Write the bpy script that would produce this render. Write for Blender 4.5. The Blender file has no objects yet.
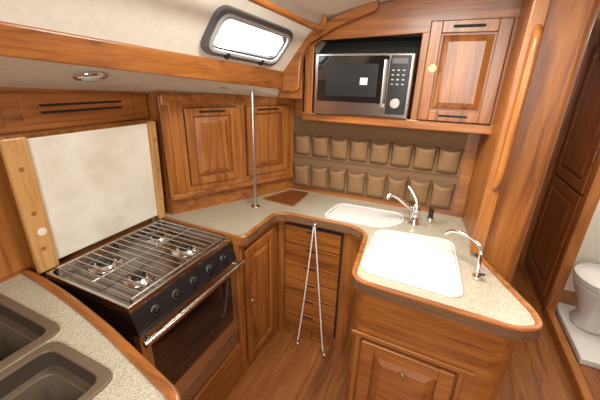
import bpy, bmesh, math, random
from mathutils import Matrix, Vector
random.seed(4)
# ---------------------------------------------------------------- materials
def newmat(name):
    m=bpy.data.materials.new(name); m.use_nodes=True
    nt=m.node_tree; b=nt.nodes['Principled BSDF']
    return m,nt,b
def plain(name,col,rough=.5,metal=0,coat=0,em=None,emstr=0,bump=0,bscale=200,var=.07):
    m,nt,b=newmat(name)
    b.inputs['Base Color'].default_value=(*col,1)
    b.inputs['Roughness'].default_value=rough
    b.inputs['Metallic'].default_value=metal
    b.inputs['Coat Weight'].default_value=coat
    if em: 
        b.inputs['Emission Color'].default_value=(*em,1); b.inputs['Emission Strength'].default_value=emstr
    tc=nt.nodes.new('ShaderNodeTexCoord'); n=nt.nodes.new('ShaderNodeTexNoise'); n.inputs['Scale'].default_value=bscale; n.inputs['Detail'].default_value=5
    nt.links.new(tc.outputs['Object'],n.inputs['Vector'])
    mx=nt.nodes.new('ShaderNodeMix'); mx.data_type='RGBA'
    mx.inputs[6].default_value=(*[c*(1-var*(1+.4*i)) for i,c in enumerate(col)],1); mx.inputs[7].default_value=(*[min(1,c*(1+var*.7)) for c in col],1)
    cr=nt.nodes.new('ShaderNodeMapRange'); cr.inputs[1].default_value=.35; cr.inputs[2].default_value=.65
    nt.links.new(n.outputs['Fac'],cr.inputs[0]); nt.links.new(cr.outputs[0],mx.inputs[0]); nt.links.new(mx.outputs[2],b.inputs['Base Color'])
    if bump:
        bp=nt.nodes.new('ShaderNodeBump'); bp.inputs['Strength'].default_value=bump; bp.inputs['Distance'].default_value=.002
        nt.links.new(n.outputs['Fac'],bp.inputs['Height']); nt.links.new(bp.outputs['Normal'],b.inputs['Normal'])
    return m
def teak(name,axis,dark=(.125,.034,.007),mid=(.295,.098,.019),light=(.43,.168,.038),rough=.38,coat=.18,planks=None):
    m,nt,b=newmat(name)
    tc=nt.nodes.new('ShaderNodeTexCoord'); mp=nt.nodes.new('ShaderNodeMapping')
    s=[26,26,26]; s['xyz'.index(axis)]=1.8
    mp.inputs['Scale'].default_value=s
    nt.links.new(tc.outputs['Object'],mp.inputs['Vector'])
    n1=nt.nodes.new('ShaderNodeTexNoise'); n1.inputs['Scale'].default_value=1; n1.inputs['Detail'].default_value=6; n1.inputs['Distortion'].default_value=1.4
    nt.links.new(mp.outputs['Vector'],n1.inputs['Vector'])
    mp2=nt.nodes.new('ShaderNodeMapping'); s2=[5,5,5]; s2['xyz'.index(axis)]=.7; mp2.inputs['Scale'].default_value=s2
    nt.links.new(tc.outputs['Object'],mp2.inputs['Vector'])
    n2=nt.nodes.new('ShaderNodeTexNoise'); n2.inputs['Scale'].default_value=1.2; n2.inputs['Detail'].default_value=2
    nt.links.new(mp2.outputs['Vector'],n2.inputs['Vector'])
    ad=nt.nodes.new('ShaderNodeMath'); ad.operation='MULTIPLY_ADD'; ad.inputs[1].default_value=.6
    sc=nt.nodes.new('ShaderNodeMath'); sc.operation='MULTIPLY'; sc.inputs[1].default_value=.4
    nt.links.new(n2.outputs['Fac'],sc.inputs[0]); nt.links.new(n1.outputs['Fac'],ad.inputs[0]); nt.links.new(sc.outputs[0],ad.inputs[2])
    mp3=nt.nodes.new('ShaderNodeMapping'); s3=[160,160,160]; s3['xyz'.index(axis)]=5; mp3.inputs['Scale'].default_value=s3
    nt.links.new(tc.outputs['Object'],mp3.inputs['Vector'])
    n3=nt.nodes.new('ShaderNodeTexNoise'); n3.inputs['Scale'].default_value=1; n3.inputs['Detail'].default_value=2
    nt.links.new(mp3.outputs['Vector'],n3.inputs['Vector'])
    a3=nt.nodes.new('ShaderNodeMath'); a3.operation='MULTIPLY_ADD'; a3.inputs[1].default_value=.22; 
    nt.links.new(n3.outputs['Fac'],a3.inputs[0])
    sb=nt.nodes.new('ShaderNodeMath'); sb.operation='SUBTRACT'; sb.inputs[1].default_value=.11; nt.links.new(ad.outputs[0],sb.inputs[0]); nt.links.new(sb.outputs[0],a3.inputs[2])
    cr=nt.nodes.new('ShaderNodeValToRGB'); e=cr.color_ramp.elements
    e[0].position=.32; e[0].color=(*dark,1); e[1].position=.70; e[1].color=(*light,1)
    x=cr.color_ramp.elements.new(.49); x.color=(*mid,1)
    nt.links.new(a3.outputs[0],cr.inputs['Fac'])
    out=cr.outputs['Color']
    if planks:
        ax,w=planks
        sx=nt.nodes.new('ShaderNodeSeparateXYZ'); nt.links.new(tc.outputs['Object'],sx.inputs[0])
        d=nt.nodes.new('ShaderNodeMath'); d.operation='DIVIDE'; d.inputs[1].default_value=w; nt.links.new(sx.outputs[ax],d.inputs[0])
        fr=nt.nodes.new('ShaderNodeMath'); fr.operation='FRACT'; nt.links.new(d.outputs[0],fr.inputs[0])
        gt=nt.nodes.new('ShaderNodeMath'); gt.operation='LESS_THAN'; gt.inputs[1].default_value=.05; nt.links.new(fr.outputs[0],gt.inputs[0])
        mx=nt.nodes.new('ShaderNodeMix'); mx.data_type='RGBA'; nt.links.new(gt.outputs[0],mx.inputs[0]); nt.links.new(out,mx.inputs[6]); mx.inputs[7].default_value=(.08,.028,.009,1)
        out=mx.outputs[2]
    nt.links.new(out,b.inputs['Base Color'])
    b.inputs['Roughness'].default_value=rough; b.inputs['Coat Weight'].default_value=coat; b.inputs['Coat Roughness'].default_value=.2
    return m
TX=teak('teak_x','x'); TY=teak('teak_y','y'); TZ=teak('teak_z','z')
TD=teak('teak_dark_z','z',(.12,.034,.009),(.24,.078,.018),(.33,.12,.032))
TB=teak('teak_pale','z',(.32,.15,.05),(.50,.27,.09),(.60,.36,.15))
FLOORM=teak('teak_sole','y',(.11,.033,.009),(.235,.08,.02),(.32,.12,.032),planks=(0,.07),rough=.36)
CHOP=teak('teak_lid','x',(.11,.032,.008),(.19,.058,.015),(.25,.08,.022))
WHITE=plain('white_liner',(.80,.77,.69),.45,bscale=30,var=.03)
GEL=plain('white_acrylic',(.72,.715,.69),.25,coat=.3,bscale=8,var=.03)
BOARD=plain('cover_white',(.70,.675,.61),.5,bscale=7,var=.10)
STEEL=plain('stainless',(.66,.65,.63),.2,metal=1)
STEELD=plain('stainless_brushed',(.50,.48,.45),.35,metal=1)
STEELT=plain('stainless_dark_reflections',(.27,.25,.235),.18,metal=1,bscale=9,var=.2)  # stainless with the dark reflections of the cooktop put into its colour
CHROME=plain('chrome',(.8,.8,.8),.08,metal=1)
BLACK=plain('black_plastic',(.012,.012,.013),.3)
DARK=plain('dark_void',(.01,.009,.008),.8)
GLASSB=plain('black_glass',(.008,.008,.009),.05,coat=1)
IRON=plain('grate_iron',(.04,.038,.036),.45,metal=.4)
BRASS=plain('brass',(.50,.36,.15),.42,metal=1)
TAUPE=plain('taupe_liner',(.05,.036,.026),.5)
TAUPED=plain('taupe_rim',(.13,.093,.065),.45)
CANVAS=plain('canvas_tan',(.27,.155,.072),.85,bump=.6,bscale=500)
CANVASB=plain('canvas_back_shaded',(.205,.115,.054),.9,bump=.6,bscale=500)  # backing darkened, shade inside the open pockets put into the colour
CANVASD=plain('canvas_trim',(.14,.075,.036),.85)
GREY=plain('grey_frame',(.10,.10,.11),.35)
GREYL=plain('light_grey_frame',(.46,.46,.46),.35)
SCREEN=plain('display',(.5,.5,.55),.2,em=(.5,.55,.65),emstr=.25)
def counter_mat():
    m,nt,b=newmat('speckled_counter')
    tc=nt.nodes.new('ShaderNodeTexCoord')
    v=nt.nodes.new('ShaderNodeTexNoise'); v.inputs['Scale'].default_value=330; v.inputs['Detail'].default_value=3
    nt.links.new(tc.outputs['Object'],v.inputs['Vector'])
    cr=nt.nodes.new('ShaderNodeValToRGB'); e=cr.color_ramp.elements
    e[0].position=.34; e[0].color=(.20,.17,.12,1); e[1].position=.62; e[1].color=(.52,.48,.38,1)
    x=e.new(.44); x.color=(.39,.355,.265,1)
    nt.links.new(v.outputs['Fac'],cr.inputs['Fac']); nt.links.new(cr.outputs['Color'],b.inputs['Base Color'])
    b.inputs['Roughness'].default_value=.28; b.inputs['Coat Weight'].default_value=.2
    return m
CTR=counter_mat()
def glass_mat():
    m=bpy.data.materials.new('port_glass'); m.use_nodes=True; nt=m.node_tree; nt.nodes.clear()
    o=nt.nodes.new('ShaderNodeOutputMaterial'); t=nt.nodes.new('ShaderNodeBsdfTransparent'); g=nt.nodes.new('ShaderNodeBsdfGlossy'); g.inputs['Roughness'].default_value=.02
    mx=nt.nodes.new('ShaderNodeMixShader'); mx.inputs[0].default_value=.06
    nt.links.new(t.outputs[0],mx.inputs[1]); nt.links.new(g.outputs[0],mx.inputs[2]); nt.links.new(mx.outputs[0],o.inputs['Surface']); return m
PGLASS=glass_mat()
# ---------------------------------------------------------------- mesh helpers
def grp(name):
    e=bpy.data.objects.new(name,None); e.empty_display_size=.1; bpy.context.collection.objects.link(e); return e
def mk(name,vs,fs,mat,par=None,M=None,bev=0,smooth=False,seg=2,solid=0):
    me=bpy.data.meshes.new(name)
    if M is not None: vs=[M@Vector(v) for v in vs]
    me.from_pydata([tuple(v) for v in vs],[],fs)
    bm=bmesh.new(); bm.from_mesh(me); bmesh.ops.recalc_face_normals(bm,faces=bm.faces); bm.to_mesh(me); bm.free()
    me.materials.append(mat)
    o=bpy.data.objects.new(name,me); bpy.context.collection.objects.link(o)
    if par: o.parent=par
    if solid:
        s=o.modifiers.new('s','SOLIDIFY'); s.thickness=solid
    if bev:
        b=o.modifiers.new('b','BEVEL'); b.width=bev; b.segments=seg; b.limit_method='ANGLE'; b.angle_limit=math.radians(35)
    if smooth:
        for p in me.polygons: p.use_smooth=True
    return o
BF=[(0,1,3,2),(4,6,7,5),(0,4,5,1),(2,3,7,6),(0,2,6,4),(1,5,7,3)]
def box(name,a,b,mat,par=None,M=None,bev=.003):
    vs=[(x,y,z) for x in (a[0],b[0]) for y in (a[1],b[1]) for z in (a[2],b[2])]
    return mk(name,vs,BF,mat,par,M,bev)
def prism(name,poly,z0,z1,mat,par=None,M=None,bev=.003):
    n=len(poly); vs=[(p[0],p[1],z0) for p in poly]+[(p[0],p[1],z1) for p in poly]
    fs=[tuple(range(n))[::-1],tuple(range(n,2*n))]+[(i,(i+1)%n,n+(i+1)%n,n+i) for i in range(n)]
    return mk(name,vs,fs,mat,par,M,bev)
def fr(ox,oy,oz,ang): return Matrix.Translation((ox,oy,oz))@Matrix.Rotation(math.radians(ang),4,'Z')
def rnd(pts,rs,closed=False,n=6):
    out=[];N=len(pts)
    for i,p in enumerate(pts):
        r=rs[i] if isinstance(rs,(list,tuple)) else rs
        if (not closed and i in(0,N-1)) or r<=0: out.append(tuple(p)); continue
        P=Vector(p);A=Vector(pts[i-1]);B=Vector(pts[(i+1)%N])
        a=(A-P);b=(B-P);la=a.length;lb=b.length;r2=min(r,la*.48,lb*.48)
        s=P+a.normalized()*r2;e=P+b.normalized()*r2
        for k in range(n+1):
            t=k/n; q=s*(1-t)**2+P*2*t*(1-t)+e*t*t; out.append((q.x,q.y))
    return out
def sweep(name,path,w,z0,z1,mat,par=None,M=None,bev=.008,closed=False):
    N=len(path);vs=[];P=[Vector(p) for p in path]
    for i in range(N):
        a=P[i-1] if (i>0 or closed) else None; b=P[(i+1)%N] if (i<N-1 or closed) else None
        d1=(P[i]-a).normalized() if a is not None else None; d2=(b-P[i]).normalized() if b is not None else None
        if d1 is None:d1=d2
        if d2 is None:d2=d1
        n1=Vector((-d1.y,d1.x));n2=Vector((-d2.y,d2.x));m=(n1+n2).normalized(); k=w/max(.4,m.dot(n1))
        q=P[i]+m*k
        vs+=[(P[i].x,P[i].y,z0),(P[i].x,P[i].y,z1),(q.x,q.y,z1),(q.x,q.y,z0)]
    fs=[]
    for i in range(N if closed else N-1):
        j=(i+1)%N
        for k in range(4): fs.append((4*i+k,4*i+(k+1)%4,4*j+(k+1)%4,4*j+k))
    if not closed: fs+=[(0,1,2,3),(4*N-1,4*N-2,4*N-3,4*N-4)]
    return mk(name,vs,fs,mat,par,M,bev,seg=3)
def ring(name,outer,inner,z0,z1,mat,par=None,M=None,bev=.003):
    n=len(outer); vs=[(p[0],p[1],z) for z in (z0,z1) for L in (outer,inner) for p in L]
    fs=[]
    for i in range(n):
        j=(i+1)%n
        fs+=[(i,j,n+j,n+i),(2*n+i,2*n+j,3*n+j,3*n+i),(i,j,2*n+j,2*n+i),(n+i,n+j,3*n+j,3*n+i)]
    return mk(name,vs,fs,mat,par,M,bev)
def rrect(x0,y0,x1,y1,r,n=6): return rnd([(x0,y0),(x1,y0),(x1,y1),(x0,y1)],r*1.3,True,n)
def cyl(name,c,r,h,mat,par=None,axis='z',M=None,n=24,r2=None,bev=.001):
    r2=r if r2 is None else r2
    vs=[(r*math.cos(2*math.pi*i/n),r*math.sin(2*math.pi*i/n),0) for i in range(n)]+[(r2*math.cos(2*math.pi*i/n),r2*math.sin(2*math.pi*i/n),h) for i in range(n)]
    fs=[tuple(range(n)),tuple(range(n,2*n))]+[(i,(i+1)%n,n+(i+1)%n,n+i) for i in range(n)]
    L=Matrix.Translation(c)
    if axis=='x': L=L@Matrix.Rotation(math.pi/2,4,'Y')
    if axis=='-y': L=L@Matrix.Rotation(math.pi/2,4,'X')
    if M is not None: L=M@L
    o=mk(name,vs,fs,mat,par,L,bev)
    for p in o.data.polygons:
        if len(p.vertices)==4: p.use_smooth=True
    return o
def lathe(name,c,prof,mat,par=None,M=None,n=28,sx=1,sy=1):
    vs=[];fs=[]
    for r,z in prof:
        for i in range(n): vs.append((sx*r*math.cos(2*math.pi*i/n),sy*r*math.sin(2*math.pi*i/n),z))
    for k in range(len(prof)-1):
        for i in range(n):
            j=(i+1)%n; fs.append((k*n+i,k*n+j,(k+1)*n+j,(k+1)*n+i))
    fs.append(tuple(range(n))); fs.append(tuple(range((len(prof)-1)*n,len(prof)*n)))
    L=Matrix.Translation(c)
    if M is not None: L=M@L
    return mk(name,vs,fs,mat,par,L,0,True)
def tube(name,pts,r,mat,par=None,M=None,smooth=True):
    cu=bpy.data.curves.new(name,'CURVE'); cu.dimensions='3D'; cu.bevel_depth=r; cu.bevel_resolution=5; cu.use_fill_caps=True
    if smooth: 
        sp=cu.splines.new('NURBS'); sp.points.add(len(pts)-1); sp.order_u=3; sp.use_endpoint_u=True
    else:
        sp=cu.splines.new('POLY'); sp.points.add(len(pts)-1)
    for i,p in enumerate(pts):
        q=Vector(p) if M is None else M@Vector(p)
        sp.points[i].co=(*q,1)
    cu.resolution_u=10
    t=bpy.data.objects.new(name,cu); bpy.context.collection.objects.link(t)
    dg=bpy.context.evaluated_depsgraph_get(); me=bpy.data.meshes.new_from_object(t.evaluated_get(dg))
    bpy.data.objects.remove(t); me.materials.clear(); me.materials.append(mat)
    o=bpy.data.objects.new(name,me); bpy.context.collection.objects.link(o)
    for p in me.polygons: p.use_smooth=True
    if par:o.parent=par
    return o
def frustum(name,x0,z0,x1,z1,ya,yb,ins,mat,par,M):
    vs=[(x0,ya,z0),(x1,ya,z0),(x1,ya,z1),(x0,ya,z1),(x0+ins,yb,z0+ins),(x1-ins,yb,z0+ins),(x1-ins,yb,z1-ins),(x0+ins,yb,z1-ins)]
    fs=[(0,1,2,3),(4,5,6,7),(0,1,5,4),(1,2,6,5),(2,3,7,6),(3,0,4,7)]
    return mk(name,vs,fs,mat,par,M,.0015)
RX90=Matrix.Rotation(math.pi/2,4,'X')
def slotmark(par,M,cx_,cz_,w,h,yf,mat=None):
    prism('slot',rrect(cx_-w/2,cz_-h/2,cx_+w/2,cz_+h/2,h*.45),-.001,.0015,mat or DARK,par,M@Matrix.Translation((0,yf,0))@RX90,0)
def pdoor(par,M,w,h,fw=.045,t=.018,matf=None,matp=None,knob=None,slot=None,gap=True):
    mz=matf or TZ; mp=matp or TZ
    if gap: box('shadow_gap',(-.004,-.0015,-.004),(w+.004,.0,h+.004),DARK,par,M,0)
    box('stile_l',(0,-t,0),(fw,0,h),mz,par,M); box('stile_r',(w-fw,-t,0),(w,0,h),mz,par,M)
    box('rail_b',(fw,-t,0),(w-fw,0,fw),mz,par,M); box('rail_t',(fw,-t,h-fw),(w-fw,0,h),mz,par,M)
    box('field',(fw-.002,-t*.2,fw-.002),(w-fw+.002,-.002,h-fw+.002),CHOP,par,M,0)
    frustum('raised_panel',fw+.007,fw+.007,w-fw-.007,h-fw-.007,-t*.2,-t*.95,min(.03,(w-2*fw)*.2),mp,par,M)
    if knob:
        cyl('knob_ring',(knob[0],-t,knob[1]),.018,.004,BRASS,par,'-y',M); cyl('knob_button',(knob[0],-t-.004,knob[1]),.011,.006,BRASS,par,'-y',M)
    if slot:
        slotmark(par,M,*slot,-t)
# ---------------------------------------------------------------- camera
f=311;psi=math.radians(24);th=math.radians(21);ro=math.radians(1.5);H=1.66
F=Vector((-math.sin(psi)*math.cos(th),math.cos(psi)*math.cos(th),-math.sin(th)))
R=Vector((math.cos(psi),math.sin(psi),0)); U=R.cross(F)
cx=math.cos(ro)*R+math.sin(ro)*U; cy=-math.sin(ro)*R+math.cos(ro)*U
cam=bpy.data.cameras.new('camera'); cam.lens=f/600*36; cam.sensor_width=36; cam.clip_start=.02
co=bpy.data.objects.new('camera',cam); bpy.context.collection.objects.link(co)
co.matrix_world=Matrix(((cx.x,cy.x,-F.x,0),(cx.y,cy.y,-F.y,0),(cx.z,cy.z,-F.z,H),(0,0,0,1)))
bpy.context.scene.camera=co
# ---------------------------------------------------------------- shell
floor=box('floor',(-1.5,-1.5,-.04),(2.2,3.6,0),FLOORM,bev=0)
prism('wall_back',[(-1.6,0),(.45,0),(.45,2.2),(-.66,2.2),(-1.0,1.68),(-1.6,1.62)],-1.99,-1.95,TX,M=RX90@Matrix.Identity(4),bev=0)
WX0,WY0,WX1,WY1=-1.33,1.2,-.93,1.95
WANG=math.degrees(math.atan2(WY1-WY0,WX1-WX0)); WL=math.hypot(WX1-WX0,WY1-WY0)
prism('wall_left',[(-1.42,-1.5),(-1.42,1.2),(WX0,1.2),(WX1,WY1),(-1.5,1.95),(-1.5,-1.5)],0,1.66,TY,bev=0)
box('wall_aft',(-1.6,-1.54,0),(2.2,-1.5,2.3),TX,bev=0)
def bx(y): return -1.0+.092*(y-.45)
def bz(y): return 1.696-.07*(y-.45)
def tz(y): return 1.775-.055*(y-.45)
ys=[-1.5,-.5,.45,1.2,1.95]
def ox(y): return -1.44 if y<1.21 else -.95
def oz(y): return 1.61-.05*(y-.5)
vs=[];fs=[]
for y in ys: vs+=[(bx(y)-.01,y,bz(y)+.02),(ox(y),y,oz(y))]
for i in range(len(ys)-1): fs.append((2*i,2*i+1,2*i+3,2*i+2))
mk('trim_side_deck_liner',vs,fs,WHITE)
vs=[];fs=[]
yb=[-1.5,-.5,.45,1.2,1.76]
for y in yb: vs+=[(bx(y),y,bz(y)),(bx(y)+.012,y,tz(y)),(bx(y)-.04,y,tz(y)),(bx(y)-.05,y,bz(y)+.012)]
for i in range(4):
    for k in range(4): fs.append((4*i+k,4*i+(k+1)%4,4*i+4+(k+1)%4,4*i+4+k))
fs+=[(0,1,2,3),(16,17,18,19)]
mk('trim_beam_left',vs,fs,TY,bev=.008,seg=3)
def cs(y,s): return (bx(y)+.0+.625*s,y,tz(y)-.005+.78*s)
yy=[-1.5,1.075,1.545,1.98]; ss=[0,.055,.205,.27]
vs=[cs(y,s) for y in yy for s in ss]; fs=[]
for i in range(3):
    for j in range(3):
        if i==1 and j==1: continue
        fs.append((4*i+j,4*i+j+1,4*i+j+5,4*i+j+4))
mk('wall_cabin_side',vs,fs,WHITE)
vs=[];fs=[];yc=[-1.5,.45,1.98]
for y in yc:
    p=cs(y,.27); k=(y-.45)
    vs+=[p,(-.60-.0*k,y,2.03-.045*k),(-.38,y,2.075-.04*k),(0,y,2.12-.03*k),(.5,y,2.13-.03*k),(2.2,y,2.13-.03*k)]
for i in range(2):
    for j in range(5): fs.append((6*i+j,6*i+j+1,6*i+j+7,6*i+j+6))
ceil=mk('ceiling',vs,fs,WHITE,smooth=True)
box('ceiling_forward',(.3,1.97,2.06),(2.2,3.6,2.10),WHITE,bev=0)
# port window
u=(Vector(cs(1.55,.13))-Vector(cs(1.07,.13))).normalized(); v=Vector((.625,0,.78)); v=(v-u*v.dot(u)).normalized(); n=u.cross(v)
if n.x<0:n=-n
c=Vector(cs(1.31,.13)); PM=Matrix(((u.x,v.x,n.x,c.x),(u.y,v.y,n.y,c.y),(u.z,v.z,n.z,c.z),(0,0,0,1)))
w1=grp('window_1')
ring('outer_frame',rrect(-.265,-.10,.265,.10,.05),rrect(-.238,-.077,.238,.077,.045),-.01,.018,GREY,w1,PM,.005)
ring('inner_frame',rrect(-.245,-.082,.245,.082,.045),rrect(-.226,-.066,.226,.066,.035),-.01,.026,GREYL,w1,PM,.004)
ring('seal',rrect(-.228,-.068,.228,.068,.037),rrect(-.219,-.060,.219,.060,.032),-.008,.014,BLACK,w1,PM,.002)
prism('pane',rrect(-.23,-.07,.23,.07,.04),-.006,-.002,PGLASS,w1,PM,0)
for sx in (-.12,.12):
    box('dog_latch',(sx-.010,-.098,.015),(sx+.010,-.068,.032),BLACK,w1,PM,.004)
# partition
prism('wall_partition',[(.19,1.95),(.235,1.51),(.25,1.50),(.39,1.50),(.41,1.52),(.41,1.95)],0,2.12,TZ,bev=.006)
sweep('trim_partition_edge',[(.228,1.53),(.228,1.485),(.262,1.485)],-.02,.94,2.10,TZ,bev=.006)
hr=grp('grab_handle')
tube('rail',[(.24,1.485,1.25),(.24,1.45,1.27),(.243,1.435,1.32),(.243,1.43,1.55),(.243,1.435,1.79),(.243,1.45,1.84),(.243,1.485,1.86)],.015,TZ,hr)
# passage & head
JY=2.62
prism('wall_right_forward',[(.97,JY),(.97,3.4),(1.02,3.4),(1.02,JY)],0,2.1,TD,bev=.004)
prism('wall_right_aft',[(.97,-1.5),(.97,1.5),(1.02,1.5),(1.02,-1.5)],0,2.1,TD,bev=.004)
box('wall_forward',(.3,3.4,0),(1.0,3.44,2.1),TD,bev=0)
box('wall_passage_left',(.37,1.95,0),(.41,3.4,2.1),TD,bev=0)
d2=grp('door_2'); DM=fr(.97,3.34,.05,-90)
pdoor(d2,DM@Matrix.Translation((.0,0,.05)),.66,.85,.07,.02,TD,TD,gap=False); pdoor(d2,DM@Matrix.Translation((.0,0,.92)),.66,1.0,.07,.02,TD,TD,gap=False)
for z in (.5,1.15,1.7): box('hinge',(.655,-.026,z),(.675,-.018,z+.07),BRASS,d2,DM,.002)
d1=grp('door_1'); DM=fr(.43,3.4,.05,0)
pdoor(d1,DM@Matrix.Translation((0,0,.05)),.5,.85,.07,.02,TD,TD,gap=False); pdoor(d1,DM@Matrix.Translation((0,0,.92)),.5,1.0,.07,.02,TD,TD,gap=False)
box('wall_head_right',(1.85,1.3,0),(1.89,3.4,2.1),WHITE,bev=0); box('wall_head_forward',(1.02,3.05,0),(1.85,3.09,2.1),WHITE,bev=0); box('wall_head_aft',(1.02,1.46,0),(1.85,1.5,2.1),WHITE,bev=0)
sweep('trim_head_door',[(.955,1.5),(.955,JY)],-.05,0,.07,TY); sweep('trim_head_jamb',[(.955,JY-.035),(.955,JY+.03)],-.07,0,2.0,TZ)
tl=grp('marine_toilet')
TX_,TY_=1.20,2.52
lathe('bowl',(TX_,TY_,0.05),[(.10,.0),(.11,.03),(.08,.10),(.12,.20),(.165,.32),(.172,.345),(.16,.35)],GEL,tl,sy=1.1)
lathe('seat',(TX_,TY_,.40),[(.168,0),(.178,.01),(.178,.02),(.155,.028)],GEL,tl,sy=1.12)
lathe('lid',(TX_,TY_,.43),[(.172,0),(.182,.008),(.172,.02),(.05,.026)],GEL,tl,sy=1.15)
cyl('pump',(TX_+.10,TY_-.30,0.05),.04,.33,GEL,tl); cyl('pump_handle',(TX_+.10,TY_-.30,.38),.012,.14,BLACK,tl)
box('mount',(1.05,2.12,0),(1.46,2.74,.05),GEL,tl,bev=.01)
# ---------------------------------------------------------------- counters
kc=grp('galley_counter')
edge=[(-.835,1.125),(-.80,1.15),(-.81,1.46),(-.75,1.505),(-.36,1.515),(-.28,1.46),(-.245,1.08),(-.20,1.035),(.34,1.01),(.415,1.06),(.41,1.14),(.255,1.50)]
er=[0,.03,.08,.08,.08,.08,.05,.06,.09,.09,.12,0]
E=rnd(edge,er)
poly=E+[(.235,1.51),(.19,1.949),(-.932,1.949),(-1.332,1.199),(-1.418,1.199),(-1.418,1.125)]
prism('worktop',poly,.885,.92,CTR,kc,bev=0)
sweep('fiddle_trim',E,.022,.874,.932,TX,kc,bev=.009)
sweep('stove_side_trim',[(-1.40,1.123),(-.82,1.123)],.02,.88,.930,TX,kc,bev=.006)
body=rnd([(-.24,1.60),(-.215,1.10),(-.19,1.065),(.31,1.045),(.37,1.09),(.36,1.16),(.235,1.50),(.19,1.94)],[0,.05,.05,.08,.08,.1,0,0])
prism('island_carcass',body+[(-.24,1.94)],0,.875,TX,kc,bev=0)
box('back_carcass',(-.83,1.545,0),(-.24,1.945,.875),TZ,kc)
prism('left_carcass',[(-.835,1.13),(-.835,1.944),(-.936,1.944),(-1.335,1.195),(-1.41,1.19),(-1.41,1.13)],0,.875,TZ,kc)
pdoor(kc,fr(-.833,1.165,.07,90),.30,.76,.045,.018,knob=(.045,.42))
nd=6; zz=.10; dh=.125
box('drawer_shadow_gap',(-.785,1.542,.09),(-.41,1.5465,.86),DARK,kc,None,0)  # dark sheet behind the fronts, paints the shade in the gaps
for i in range(nd):
    z=zz+i*dh
    box('drawer_front',(-.775,1.527,z),(-.42,1.544,z+dh-.006),TX,kc,bev=.004)
    slotmark(kc,Matrix.Identity(4),-.60,z+dh-.026,.07,.009,1.527)
box('side_fascia',(-.40,1.53,.10),(-.26,1.547,.86),TZ,kc)
IM=fr(-.16,1.06,.12,-2.3)
pdoor(kc,IM,.36,.52,.055,.02,TX,TX,knob=(.18,.42))
box('island_frame_t',(-.05,-.012,.530),(.42,0,.55),TX,kc,IM); box('island_frame_l',(-.03,-.012,-.1),(-.01,0,.53),TZ,kc,IM); box('island_frame_r',(.37,-.012,-.1),(.39,0,.53),TZ,kc,IM)
# sinks
s1=grp('galley_sink')
q=rnd([(-.222,1.12),(.18,1.10),(.145,1.60),(-.235,1.56)],[.07,.07,.07,.07],True)
def ins(pl,k):
    cx_=sum(p[0] for p in pl)/len(pl);cy_=sum(p[1] for p in pl)/len(pl)
    return [(cx_+(p[0]-cx_)*k,cy_+(p[1]-cy_)*k) for p in pl]
ring('rim',q,ins(q,.95),.92,.928,GEL,s1); ring('cover_edge',ins(q,.94),ins(q,.86),.92,.9265,GEL,s1,bev=.002); prism('cover',ins(q,.865),.92,.9235,GEL,s1,bev=.003)
s2=grp('galley_sink')
q=rnd([(-.56,1.565),(-.20,1.58),(-.11,1.69),(-.12,1.84),(-.54,1.83)],[.07]*5,True)
ring('rim',q,ins(q,.92),.92,.928,GEL,s2); prism('cover',ins(q,.91),.92,.9245,GEL,s2,bev=.003)
fc=grp('kitchen_faucet')
lathe('base',(-.06,1.72,.92),[(.030,0),(.030,.008),(.022,.015),(.020,.07),(.024,.09),(.020,.12),(.008,.128)],CHROME,fc)
tube('spout',[(-.06,1.72,.985),(-.11,1.69,1.04),(-.18,1.65,1.10),(-.205,1.635,1.10),(-.215,1.63,1.075)],.012,CHROME,fc)
tube('lever',[(-.06,1.72,1.04),(-.07,1.73,1.08),(-.12,1.74,1.13)],.008,CHROME,fc)
cyl('spray_base',(0.02,1.79,.92),.018,.03,CHROME,fc); cyl('spray_head',(0.02,1.79,.95),.013,.05,BLACK,fc)
gt=grp('water_tap')
cyl('base',(.225,1.28,.92),.017,.02,CHROME,gt)
tube('gooseneck',[(.225,1.28,.93),(.225,1.28,1.02),(.215,1.31,1.065),(.16,1.36,1.075),(.10,1.41,1.06),(.09,1.42,1.03)],.007,CHROME,gt)
tube('lever',[(.225,1.28,.945),(.25,1.27,.955)],.005,BLACK,gt)
wl=grp('wooden_hatch_lid'); q=rnd([(-1.02,1.66),(-.77,1.63),(-.78,1.91),(-.925,1.91)],.02,True)
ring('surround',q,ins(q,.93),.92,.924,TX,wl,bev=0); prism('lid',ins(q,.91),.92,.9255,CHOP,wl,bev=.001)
po=grp('support_pole'); cyl('shaft',(-.985,1.53,.92),.010,.72,STEELD,po); cyl('flange',(-.985,1.53,.92),.03,.008,STEEL,po,r2=.02)
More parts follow.
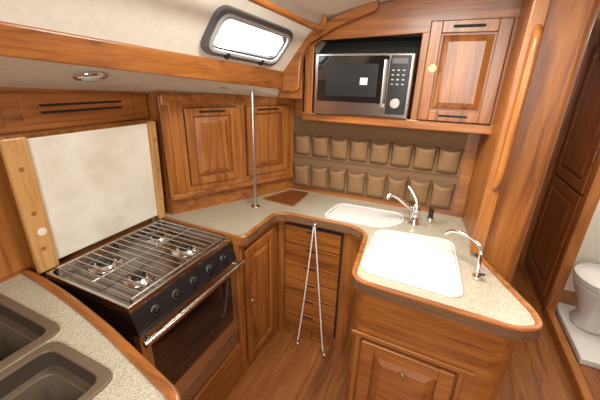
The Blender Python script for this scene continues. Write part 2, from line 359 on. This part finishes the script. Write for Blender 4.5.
# near counter
nc=grp('icebox_counter')
ne=rnd([(-1.418,.528),(-1.12,.505),(-.84,.462),(-.47,.385),(-.42,.30),(-.42,-.9)],[0,.1,.1,.08,.08,0])
o=prism('worktop',ne+[(-1.418,-.9)],.885,.92,CTR,nc,bev=0)
sweep('fiddle_trim',ne,-.028,.872,.934,TX,nc,bev=.01)
wells=[(-1.36,.08,-.985,.375),(-.93,.0,-.69,.335)]
for w in wells:
    c_=prism('cut',rrect(*w,.03),.8,1.0,TAUPE,bev=0)
    md=o.modifiers.new('bo','BOOLEAN'); md.object=c_; md.operation='DIFFERENCE'; md.solver='EXACT'
    bpy.context.view_layer.update(); dg=bpy.context.evaluated_depsgraph_get()
    me=bpy.data.meshes.new_from_object(o.evaluated_get(dg)); o.modifiers.clear(); o.data=me; bpy.data.objects.remove(c_)
    out=rrect(w[0]-.022,w[1]-.022,w[2]+.022,w[3]+.022,.035); inn=rrect(w[0]+.006,w[1]+.006,w[2]-.006,w[3]-.006,.03)
    inn2=rrect(w[0]+.028,w[1]+.028,w[2]-.028,w[3]-.028,.03)
    ring('well_rim',out,inn,.915,.927,TAUPED,nc,bev=.004)
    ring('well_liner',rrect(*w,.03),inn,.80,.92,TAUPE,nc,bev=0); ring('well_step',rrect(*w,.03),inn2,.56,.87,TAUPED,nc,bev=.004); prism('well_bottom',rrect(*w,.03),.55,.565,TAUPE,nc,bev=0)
prism('carcass_face',[(-1.418,.485),(-1.12,.465),(-.86,.425),(-.5,.35),(-.46,.28),(-.46,-.9),(-.50,-.9),(-.50,.26),(-.87,.39),(-1.418,.455)],0,.88,TX,nc,bev=0)
# ---------------------------------------------------------------- stove
st=grp('gas_stove')
X0,X1,Y0,Y1=-1.335,-.868,.54,1.115
box('body',(X0,Y0,.25),(X1-.02,Y1,.895),BLACK,st)
box('cooktop',(X0,Y0,.893),(X1,Y1,.905),STEELT,st,bev=.004)
sweep('cooktop_rim',[(X0,Y0),(X1,Y0),(X1,Y1),(X0,Y1)],.012,.90,.925,STEEL,st,bev=.003,closed=True)
for bxx,byy,br in [(-1.21,.70,.045),(-1.0,.69,.038),(-1.20,.97,.038),(-1.0,.95,.045)]:
    lathe('burner',(bxx,byy,.905),[(br*1.5,0),(br*1.4,.004),(br,.005),(br,.014),(br*.8,.016)],STEEL,st)
    lathe('burner_cap',(bxx,byy,.921),[(br*.75,0),(br*.75,.006),(br*.5,.009)],BLACK,st)
nb=16
for i in range(nb):
    y=Y0+.03+i*(Y1-Y0-.06)/(nb-1)
    tube('grate_bar',[(X0+.02,y,.938),(X1-.02,y,.938)],.0026,STEEL,st,smooth=False)
for x in (X0+.02,(X0+X1)/2,X1-.02):
    tube('grate_rail',[(x,Y0+.03,.934),(x,Y1-.03,.934)],.0035,STEELD,st,smooth=False)
for x in (X0+.02,X1-.02):
    for y in (Y0+.03,(Y0+Y1)/2,Y1-.03): cyl('grate_foot',(x,y,.904),.005,.03,IRON,st,n=10)
vs=[(X1-.02,Y0,.90),(X1,Y0,.90),(X1+.03,Y0,.81),(X1-.02,Y0,.80)]
vs=vs+[(a,Y1,c) for a,b,c in vs]
mk('control_panel',vs,[(0,1,2,3),(4,5,6,7),(0,1,5,4),(1,2,6,5),(2,3,7,6),(3,0,4,7)],BLACK,st,bev=.003)
for i in range(5):
    y=Y0+.09+i*.10
    KM=Matrix.Translation((X1+.015,y,.856))@Matrix.Rotation(math.radians(73),4,'Y')
    cyl('knob_dial',(0,0,0),.019,.003,STEELD,st,M=KM); cyl('knob',(0,0,.003),.0165,.022,BLACK,st,M=KM,r2=.014); box('knob_grip',(-.013,-.003,.024),(.013,.003,.031),BLACK,st,KM,.001)
box('panel_strip',(X1-.01,Y0+.003,.79),(X1+.028,Y1-.003,.806),STEEL,st,bev=.003)
box('oven_door',(X1-.02,Y0+.005,.36),(X1+.02,Y1-.005,.785),STEEL,st,bev=.005)
box('oven_glass',(X1+.018,Y0+.045,.45),(X1+.0225,Y1-.045,.73),GLASSB,st,bev=.002)
box('lower_drawer',(X1-.02,Y0+.005,.26),(X1+.015,Y1-.005,.35),STEELD,st,bev=.004)
tube('oven_handle',[(X1+.065,Y0-.01,.80),(X1+.065,Y1+.02,.80)],.013,STEEL,st,smooth=False)
for y in (Y0+.02,Y1-.02): tube('handle_bracket',[(X1,y,.795),(X1+.065,y,.80)],.008,STEEL,st,smooth=False)
box('stove_bay_fascia',(-.87,.47,0),(-.845,1.13,.24),TY,kc); box('stove_bay_post',(-.86,1.119,0),(-.832,1.14,.90),TZ,kc)
# stove cover board
sc=grp('stove_cover_board')
BM=fr(-1.365,.60,.925,90)@Matrix.Rotation(math.radians(2.5),4,'X')
box('panel',(0,-.010,.02),(.515,.0,.52),BOARD,sc,BM,.006)
prism('side_frame_l',[(-.075,-.022),(.0,-.022),(.0,.0),(-.075,.0)],0,.53,TB,sc,BM,bev=.005)
prism('side_frame_r',[(.515,-.028),(.552,-.028),(.552,.0),(.515,.0)],0,.53,TB,sc,BM,bev=.005)
for z in (.1,.25,.42): cyl('screw_plug',(-.04,-.022,z),.009,.002,TZ,sc,'-y',BM)
cyl('finger_hole',(-.03,-.022,.17),.016,.002,BOARD,sc,'-y',BM)
for z in (.12,.28,.44): cyl('screw_plug',(.534,-.028,z),.006,.002,TZ,sc,'-y',BM)
# louvre panels on left wall
lp=grp('locker_panel')
LM=fr(-1.418,.10,1.02,90)
box('face_board',(0,-.02,.44),(1.09,0,.60),TY,lp,LM)
for sx in (.25,.77):
    box('slot_frame',(sx-.23,-.026,.462),(sx+.23,-.019,.572),TY,lp,LM,.004)
    for k in range(2):
        slotmark(lp,LM,sx,.503+k*.026,.34,.009,-.026)
box('lower_board',(0,-.012,-.08),(1.09,0,.43),TZ,lp,LM)
# left cabinet on angled wall
lc=grp('wall_cabinet')
CM=fr(WX0,WY0,1.03,WANG)
box('face',(.0,-.03,0),(WL-.02,0,.54),TZ,lc,CM)
box('end_panel',(-.01,-.035,-.005),(.03,.08,.545),TZ,lc,CM)
box('corner_stile',(.03,-.042,.02),(.075,-.03,.51),TZ,lc,CM)
box('bottom_lip',(0,-.045,-.01),(WL-.02,-.0,.02),TX,lc,CM,.006)
box('top_rail',(0,-.04,.495),(WL-.02,0,.55),TX,lc,CM,.006)
for x in (.11,.47):
    pdoor(lc,CM@Matrix.Translation((x,-.03,.06)),.30,.42,.042,.018,slot=(.15,.401,.15,.012))
# upper cabinet over microwave
uc=grp('overhead_cabinet')
YF=1.75
def xzprism(name,pl,y0,y1,mat,par,bev=.003):
    n=len(pl);vs=[(p[0],y0,p[1]) for p in pl]+[(p[0],y1,p[1]) for p in pl]
    fs=[tuple(range(n)),tuple(range(n,2*n))]+[(i,(i+1)%n,n+(i+1)%n,n+i) for i in range(n)]
    return mk(name,vs,fs,mat,par,None,bev)
box('bottom_board',(-.78,YF+.01,1.445),(.215,1.95,1.465),TX,uc)
box('bottom_rail',(-.78,YF-.005,1.44),(.215,YF+.015,1.485),TX,uc,bev=.005)
xzprism('left_stile',[(-.78,1.48),(-.72,1.48),(-.72,1.86),(-.78,1.83)],YF,YF+.02,TZ,uc)
xzprism('top_rail',[(-.79,1.80),(-.72,1.84),(-.68,1.865),(-.15,1.885),(.215,1.93),(.215,2.07),(0,2.07),(-.38,2.02),(-.60,1.97),(-.79,1.84)],YF-.001,YF+.02,TX,uc)
box('centre_stile',(-.165,YF,1.48),(-.125,YF+.02,1.90),TZ,uc); box('right_stile',(.19,YF,1.48),(.215,YF+.02,1.98),TZ,uc)
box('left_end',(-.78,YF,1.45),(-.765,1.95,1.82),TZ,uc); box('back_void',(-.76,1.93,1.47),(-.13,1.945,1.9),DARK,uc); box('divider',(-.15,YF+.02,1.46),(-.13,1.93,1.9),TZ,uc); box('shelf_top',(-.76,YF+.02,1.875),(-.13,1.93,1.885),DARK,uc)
box('door_backing',(-.125,YF+.004,1.48),(.19,YF+.018,1.94),TZ,uc)
pdoor(uc,fr(-.13,YF,1.49,0),.325,.44,.05,.02,knob=(.035,.24),slot=(.16,.415,.13,.012))
slotmark(uc,fr(-.13,YF,1.49,0),.16,.025,.13,.010,-.02)
xzprism('curved_fascia',rnd([(-.93,1.60),(-.93,1.70),(-.79,1.86),(-.60,1.965),(-.38,2.03),(-.38,1.985),(-.58,1.92),(-.74,1.84),(-.775,1.78),(-.785,1.60)],.03,True),YF-.05,YF-.005,TX,uc,bev=.006)
box('corner_post',(-.93,YF-.02,1.56),(-.78,1.94,1.70),TZ,uc)
gr=grp('ceiling_grab_rail')
tube('rail',[(-.69,.4,1.98),(-.69,.43,1.945),(-.68,.6,1.935),(-.65,1.2,1.91),(-.63,1.60,1.895),(-.63,1.64,1.91),(-.63,1.66,1.96)],.014,TY,gr)
# microwave
mw=grp('microwave_oven'); a,b_,z0,z1=-.70,-.18,1.487,1.80; MY=1.735
box('case',(a,MY+.01,z0),(b_,1.925,z1),STEELD,mw,bev=.004)
box('front_frame',(a,MY-.008,z0),(b_,MY+.012,z1),STEEL,mw,bev=.006)
box('door_glass',(a+.02,MY-.012,z0+.07),(b_-.12,MY-.006,z1-.012),GLASSB,mw,bev=.003)
box('window_mesh',(a+.07,MY-.0135,z0+.10),(b_-.17,MY-.0115,z1-.05),BLACK,mw,bev=.003)
box('lit_screen',(a+.26,MY-.0145,z0+.16),(a+.30,MY-.013,z0+.195),SCREEN,mw,bev=.001)  # glowing patch for the lit screen in the door glass
box('control_panel',(b_-.115,MY-.012,z0+.02),(b_-.015,MY-.006,z1-.012),BLACK,mw,bev=.003)
box('clock',(b_-.105,MY-.0135,z1-.05),(b_-.03,MY-.0115,z1-.025),GREY,mw,bev=.001)
for i in range(4):
    for j in range(3): box('button',(b_-.101+j*.026,MY-.0145,z1-.083-i*.022),(b_-.089+j*.026,MY-.0115,z1-.077-i*.022),GREYL,mw,bev=.001)
cyl('dial',(b_-.067,MY-.012,z0+.075),.024,.016,STEELD,mw,'-y')
box('handle',(b_-.14,MY-.035,z0+.05),(b_-.128,MY-.012,z1-.03),STEELD,mw,bev=.004)
# fabric organiser
fo=grp('pocket_organizer')
box('backing',(-.925,1.938,.955),(.13,1.946,1.44),CANVASB,fo,bev=.001)
for r,(zb,zt,npk) in enumerate([(.965,1.125,8),(1.185,1.325,8)]):
    pw=1.045/npk
    for i in range(npk):
        x0=-.92+i*pw; vs=[];fs=[];NU,NV=10,6
        jz=random.uniform(-.004,.004); jd=random.uniform(.85,1.2); js=random.uniform(.6,1.1)
        for vv in range(NV+1):
            for uu in range(NU+1):
                U_=uu/NU*2-1;V_=vv/NV
                dep=.050*jd*(1-abs(U_)**2.6)*(.15+.85*V_**.8)
                taper=.86+.12*V_
                vs.append((x0+pw/2+U_*pw*.47*taper,1.937-dep,zb+V_*(zt-zb)+jz-(1-abs(U_)**2)*.018*js*V_**2))
        for vv in range(NV):
            for uu in range(NU):
                k=vv*(NU+1)+uu; fs.append((k,k+1,k+NU+2,k+NU+1))
        mk('pocket',vs,fs,CANVAS,fo,smooth=True,solid=.003)
        tube('pocket_hem',[vs[NV*(NU+1)+k] for k in range(NU+1)],.0032,CANVASD,fo)
        box('pocket_seam',(x0-.0015,1.9355,zb-.005),(x0+.0015,1.9385,zt+.005),CANVASD,fo,None,0)
for z in (.957,1.16,1.425): box('binding',(-.925,1.934,z),(.13,1.939,z+.012),CANVASD,fo,bev=.001)
# round lights on deck underside
def nrm_puck(x,y):
    t=(x-bx(y))/( -1.44-bx(y)); z=(bz(y)+.02)*(1-t)+oz(y)*t
    slope=math.atan2((bz(y)+.02)-oz(y),bx(y)+1.44)
    M=Matrix.Translation((x,y,z))@Matrix.Rotation(-slope,4,'Y')@Matrix.Rotation(math.pi,4,'X')
    g=grp('ceiling_light'); lathe('bezel',(0,0,-.004),[(.055,0),(.055,.008),(.045,.014),(.036,.015)],CHROME,g,M); lathe('lens',(0,0,.008),[(.034,0),(.030,.008),(.015,.011)],GREYL,g,M)
nrm_puck(-1.15,.76); nrm_puck(-1.06,1.40)
# hanging belt
hb=grp('hanging_galley_strap')
tube('leg_l',[(-.575,1.495,.90),(-.60,1.48,.5),(-.635,1.46,.08),(-.64,1.45,.05),(-.63,1.44,.04)],.0045,GEL,hb)
tube('leg_r',[(-.57,1.495,.90),(-.52,1.48,.5),(-.465,1.46,.05),(-.455,1.45,.03),(-.44,1.44,.03)],.0045,GEL,hb)
lathe('hook_top',(-.572,1.50,.885),[(.006,0),(.012,.008),(.008,.02)],CHROME,hb)
cyl('clip_l',(-.64,1.45,.03),.009,.04,STEEL,hb,n=12); cyl('clip_r',(-.455,1.45,.015),.009,.04,STEEL,hb,n=12)
# ---------------------------------------------------------------- lights
def area(name,loc,rot,size,pw,col=(1,1,1)):
    l=bpy.data.lights.new(name,'AREA'); l.size=size; l.energy=pw; l.color=col
    o=bpy.data.objects.new(name,l); bpy.context.collection.objects.link(o); o.location=loc; o.rotation_euler=[math.radians(r) for r in rot]; return o
area('galley_fill_light',(-.15,.95,2.04),(0,0,0),.35,22,(1,.95,.83))  # unseen area light added for a soft, bright galley
area('aft_fill_light',(.2,-1.2,1.8),(70,0,5),.8,42,(1,.98,.92))  # fill added behind the camera; no companionway opening is built
area('head_fill_light',(1.45,2.2,2.0),(0,0,0),.4,9,(1,.97,.92))  # added unseen light, gives the head some spill
area('passage_fill_light',(.72,2.2,2.03),(0,0,0),.3,11,(1,.92,.8))  # unseen light added to brighten the passage doors
pl=area('port_daylight',tuple(c-n*.25),(0,0,0),.45,45); pl.rotation_euler=n.to_track_quat('-Z','Y').to_euler()
w=bpy.data.worlds.new('world'); bpy.context.scene.world=w; w.use_nodes=True
w.node_tree.nodes['Background'].inputs[0].default_value=(.96,.98,1,1); w.node_tree.nodes['Background'].inputs[1].default_value=4
bpy.context.scene.view_settings.view_transform='Standard'
